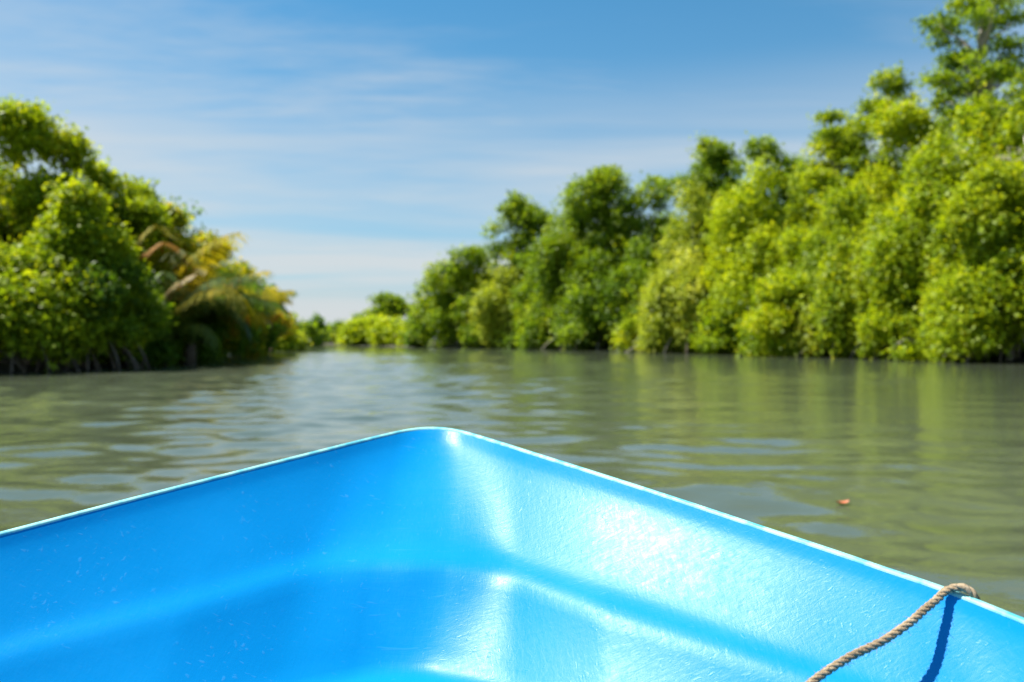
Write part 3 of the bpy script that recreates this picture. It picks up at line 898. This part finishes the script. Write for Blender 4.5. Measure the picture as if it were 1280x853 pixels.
def level(delta, q, grow=0.0):
    """3D curve at profile position: delta = aft rake of that level, q = 0 rim, 1 ledge, 2 floor."""
    near = np.clip(np.abs(PLAN[:, 1]) / 0.34, 0, 1)
    near = near * near * (3 - 2 * near)              # the stem itself leans out further than the flared sides
    t = PLAN[:, 0] + ((1.34 - 0.34 * near) * min(delta, 0.475) + (0.66 + 0.34 * near) * max(delta - 0.475, 0)) * (1 - 0.30 * np.clip((PLAN[:, 0] - 0.5) / 0.9, 0, 1)) * np.clip((5.6 - PLAN[:, 0]) / 5.6, 0, 1)
    v = PLAN[:, 1] * (1 - 0.06 * delta * np.clip(PLAN[:, 0] / 3, 0, 1))
    if grow:
        g = np.gradient(PLAN, axis=0); g /= np.linalg.norm(g, axis=1)[:, None]
        t = t - g[:, 1] * grow
        v = v + g[:, 0] * grow
    d = np.where(q <= 1, d_rim(t) * (1 - min(q, 1)) + d_ledge(t) * min(q, 1), d_ledge(t) * (2 - max(q, 1)) + d_floor(t) * (max(q, 1) - 1))
    xy = APEX - (t[:, None] * AXV - v[:, None] * LAT) * SC
    return np.c_[xy, CAMZ - d * SC]
PROFILE = [(0.0, 0.0), (.012, .035), (.025, .075), (.039, .115), (.054, .155), (.098, .255), (.157, .385), (.217, .515), (.277, .645), (.337, .775), (.378, .865), (.412, .925), (.444, .97), (.475, 1.015), (.505, 1.08), (.54, 1.18), (.583, 1.31), (.665, 1.54), (.742, 1.75), (.79, 1.88), (.825, 1.95), (.865, 1.985), (.92, 2.0)]
boat = empty('motor_boat', (0, 0, 0))
tag(boat, 'bright blue fibreglass boat with pale worn rim, seen from inside', 'boat')

def loft(rows, flip=False):
    n = len(rows[0])
    V = np.concatenate(rows)
    F = []
    for k in range(len(rows) - 1):
        for i in range(n - 1):
            q = (k * n + i, k * n + i + 1, (k + 1) * n + i + 1, (k + 1) * n + i)
            F.append(q[::-1] if flip else q)
    return V, F
rows = [level(d, q) for d, q in PROFILE]
n = len(PLAN)
V, F = loft(rows)
b0 = (len(rows) - 1) * n
for i in range(n // 2 - 0):                    # floor, joined across
    j = n - 1 - i
    if i + 1 < j - 1:
        F.append((b0 + i, b0 + i + 1, b0 + j - 1, b0 + j))
    elif i + 1 == j - 1:
        F.append((b0 + i, b0 + i + 1, b0 + j))
F.append(tuple([k * n for k in range(len(rows))] + [k * n + n - 1 for k in range(len(rows) - 1, -1, -1)]))  # transom inside
liner = link('inner_liner', mesh_poly('inner_liner', V, F, GEL), boat)
# outside of the hull
TH = 0.012 / SC
def outer(delta, dz, grow):
    p = level(delta, 0.0, grow)
    z0 = p[:, 2].copy()
    p[:, 2] = z0 + (-0.22 - z0) * dz
    return p
orow = [outer(0.0, 0.02, TH)] + [outer(.34 * q + 0.30 * q * q, q, TH * (1 - q) - 0.02 * q) for q in (0.1, 0.2, 0.35, 0.5, 0.65, 0.8, 0.92)]
orow.append(outer(0.9, 1.0, -0.12))
V, F = loft(orow, True)
F.append(tuple([k * n for k in range(len(orow))][::-1] + [k * n + n - 1 for k in range(len(orow))]))
link('hull', mesh_poly('hull', V, F, GEL), boat)
# rim: a rounded, worn edge strip over both skins
rr = []
for k in range(7):
    a = math.pi * k / 6
    p = level(0.0, 0.0, TH * 0.5 - TH * 0.60 * math.cos(a))
    p[:, 2] += 0.0055 * math.sin(a) - 0.001
    rr.append(p)
V, F = loft(rr, True)
link('rim', mesh_poly('rim', V, F, RIM), boat)

# ------------------------------------------------------------------ rope over the rim
def rope_thing(path, rad, label):
    P = spline(path, 40)
    seg = np.r_[0, np.cumsum(np.linalg.norm(np.diff(P, axis=0), axis=1))]
    m = int(seg[-1] / 0.004)
    ss = np.linspace(0, seg[-1], m)
    P = np.c_[[np.interp(ss, seg, P[:, i]) for i in range(3)]].T
    T = np.gradient(P, axis=0); T /= np.linalg.norm(T, axis=1)[:, None]
    U = np.zeros_like(P)
    u = np.cross(T[0], (0, 0, 1.0)); u /= np.linalg.norm(u)
    for i in range(m):
        u = u - T[i] * (u @ T[i]); u /= np.linalg.norm(u); U[i] = u
    Wv = np.cross(T, U)
    root = empty('rope', tuple(P[0]))
    tag(root, label, 'rope')
    P = P - P[0]
    rng = np.random.default_rng(2)
    for s in range(3):
        a = ss / 0.036 * 2 * math.pi + s * 2 * math.pi / 3
        C = P + (np.cos(a)[:, None] * U + np.sin(a)[:, None] * Wv) * rad * 0.50
        rads = rad * 0.56 * (1 + 0.05 * np.sin(ss * 300 + s) + 0.04 * rng.normal(size=m))
        v, f = tube(C, rads, 8)
        link('strand', mesh_poly('strand', v, fix_tris(f), ROPE), root)
    # loose coir fibres
    parts = []
    for i in range(650):
        k = rng.integers(3, m - 3)
        a = rng.uniform(0, 6.28)
        o_ = U[k] * math.cos(a) + Wv[k] * math.sin(a)
        b = P[k] + o_ * rad * 0.92
        dr = T[k] * rng.uniform(-1, 1) + o_ * rng.uniform(0.1, 0.5) + rng.normal(size=3) * 0.25
        dr /= np.linalg.norm(dr)
        L_ = rng.uniform(0.004, 0.011)
        parts.append(tube([b, b + dr * L_ * 0.5 + o_ * 0.0005, b + dr * L_], [0.00035, 0.0003, 0.00015], 3, False))
    v, f = join(parts)
    fz = link('loose_fibres', mesh_poly('loose_fibres', v, f, ROPE), root)
    fz['kind'] = 'stuff'
ROPE_PATH = [(0.735, 1.275, 0.25), (0.746, 1.271, 0.55), (0.7475, 1.270, 0.735), (0.743, 1.272, 0.780), (0.734, 1.276, 0.797), (0.721, 1.282, 0.8015), (0.703, 1.288, 0.794), (0.684, 1.279, 0.784), (0.659, 1.265, 0.774), (0.620, 1.242, 0.758), (0.594, 1.233, 0.746), (0.564, 1.228, 0.731), (0.517, 1.220, 0.7135), (0.460, 1.205, 0.686), (0.375, 1.165, 0.645), (0.29, 1.11, 0.595), (0.20, 1.01, 0.545), (0.08, 0.86, 0.528), (-0.06, 0.70, 0.528)]
rope_thing(ROPE_PATH, 0.0065, 'frayed tan coir rope hung over the rim of the blue boat')

# ------------------------------------------------------------------ floating leaf
V, F = [], []
m = 9
for i in range(m):
    q = i / (m - 1)
    hw = 0.032 * math.sin(math.pi * q ** 0.8) ** 0.8 + 0.001
    for s in (-1, 0, 1):
        V.append((-0.055 + 0.11 * q, s * hw, 0.010 * abs(s) + 0.016 * (q - 0.5) ** 2 * 4 + 0.004))
for i in range(m - 1):
    for j in range(2):
        a = i * 3 + j
        F.append((a, a + 3, a + 4, a + 1))
lf = link('floating_leaf', mesh_poly('floating_leaf', V, F, DEADLEAF))
lf.location = (2.42, 5.83, float(wave_height(np.array([2.42]), np.array([5.83]))[0]) + 0.004)
lf.rotation_euler = (0, 0, R(12))
tag(lf, 'orange dead leaf floating alone on the open water', 'leaf')
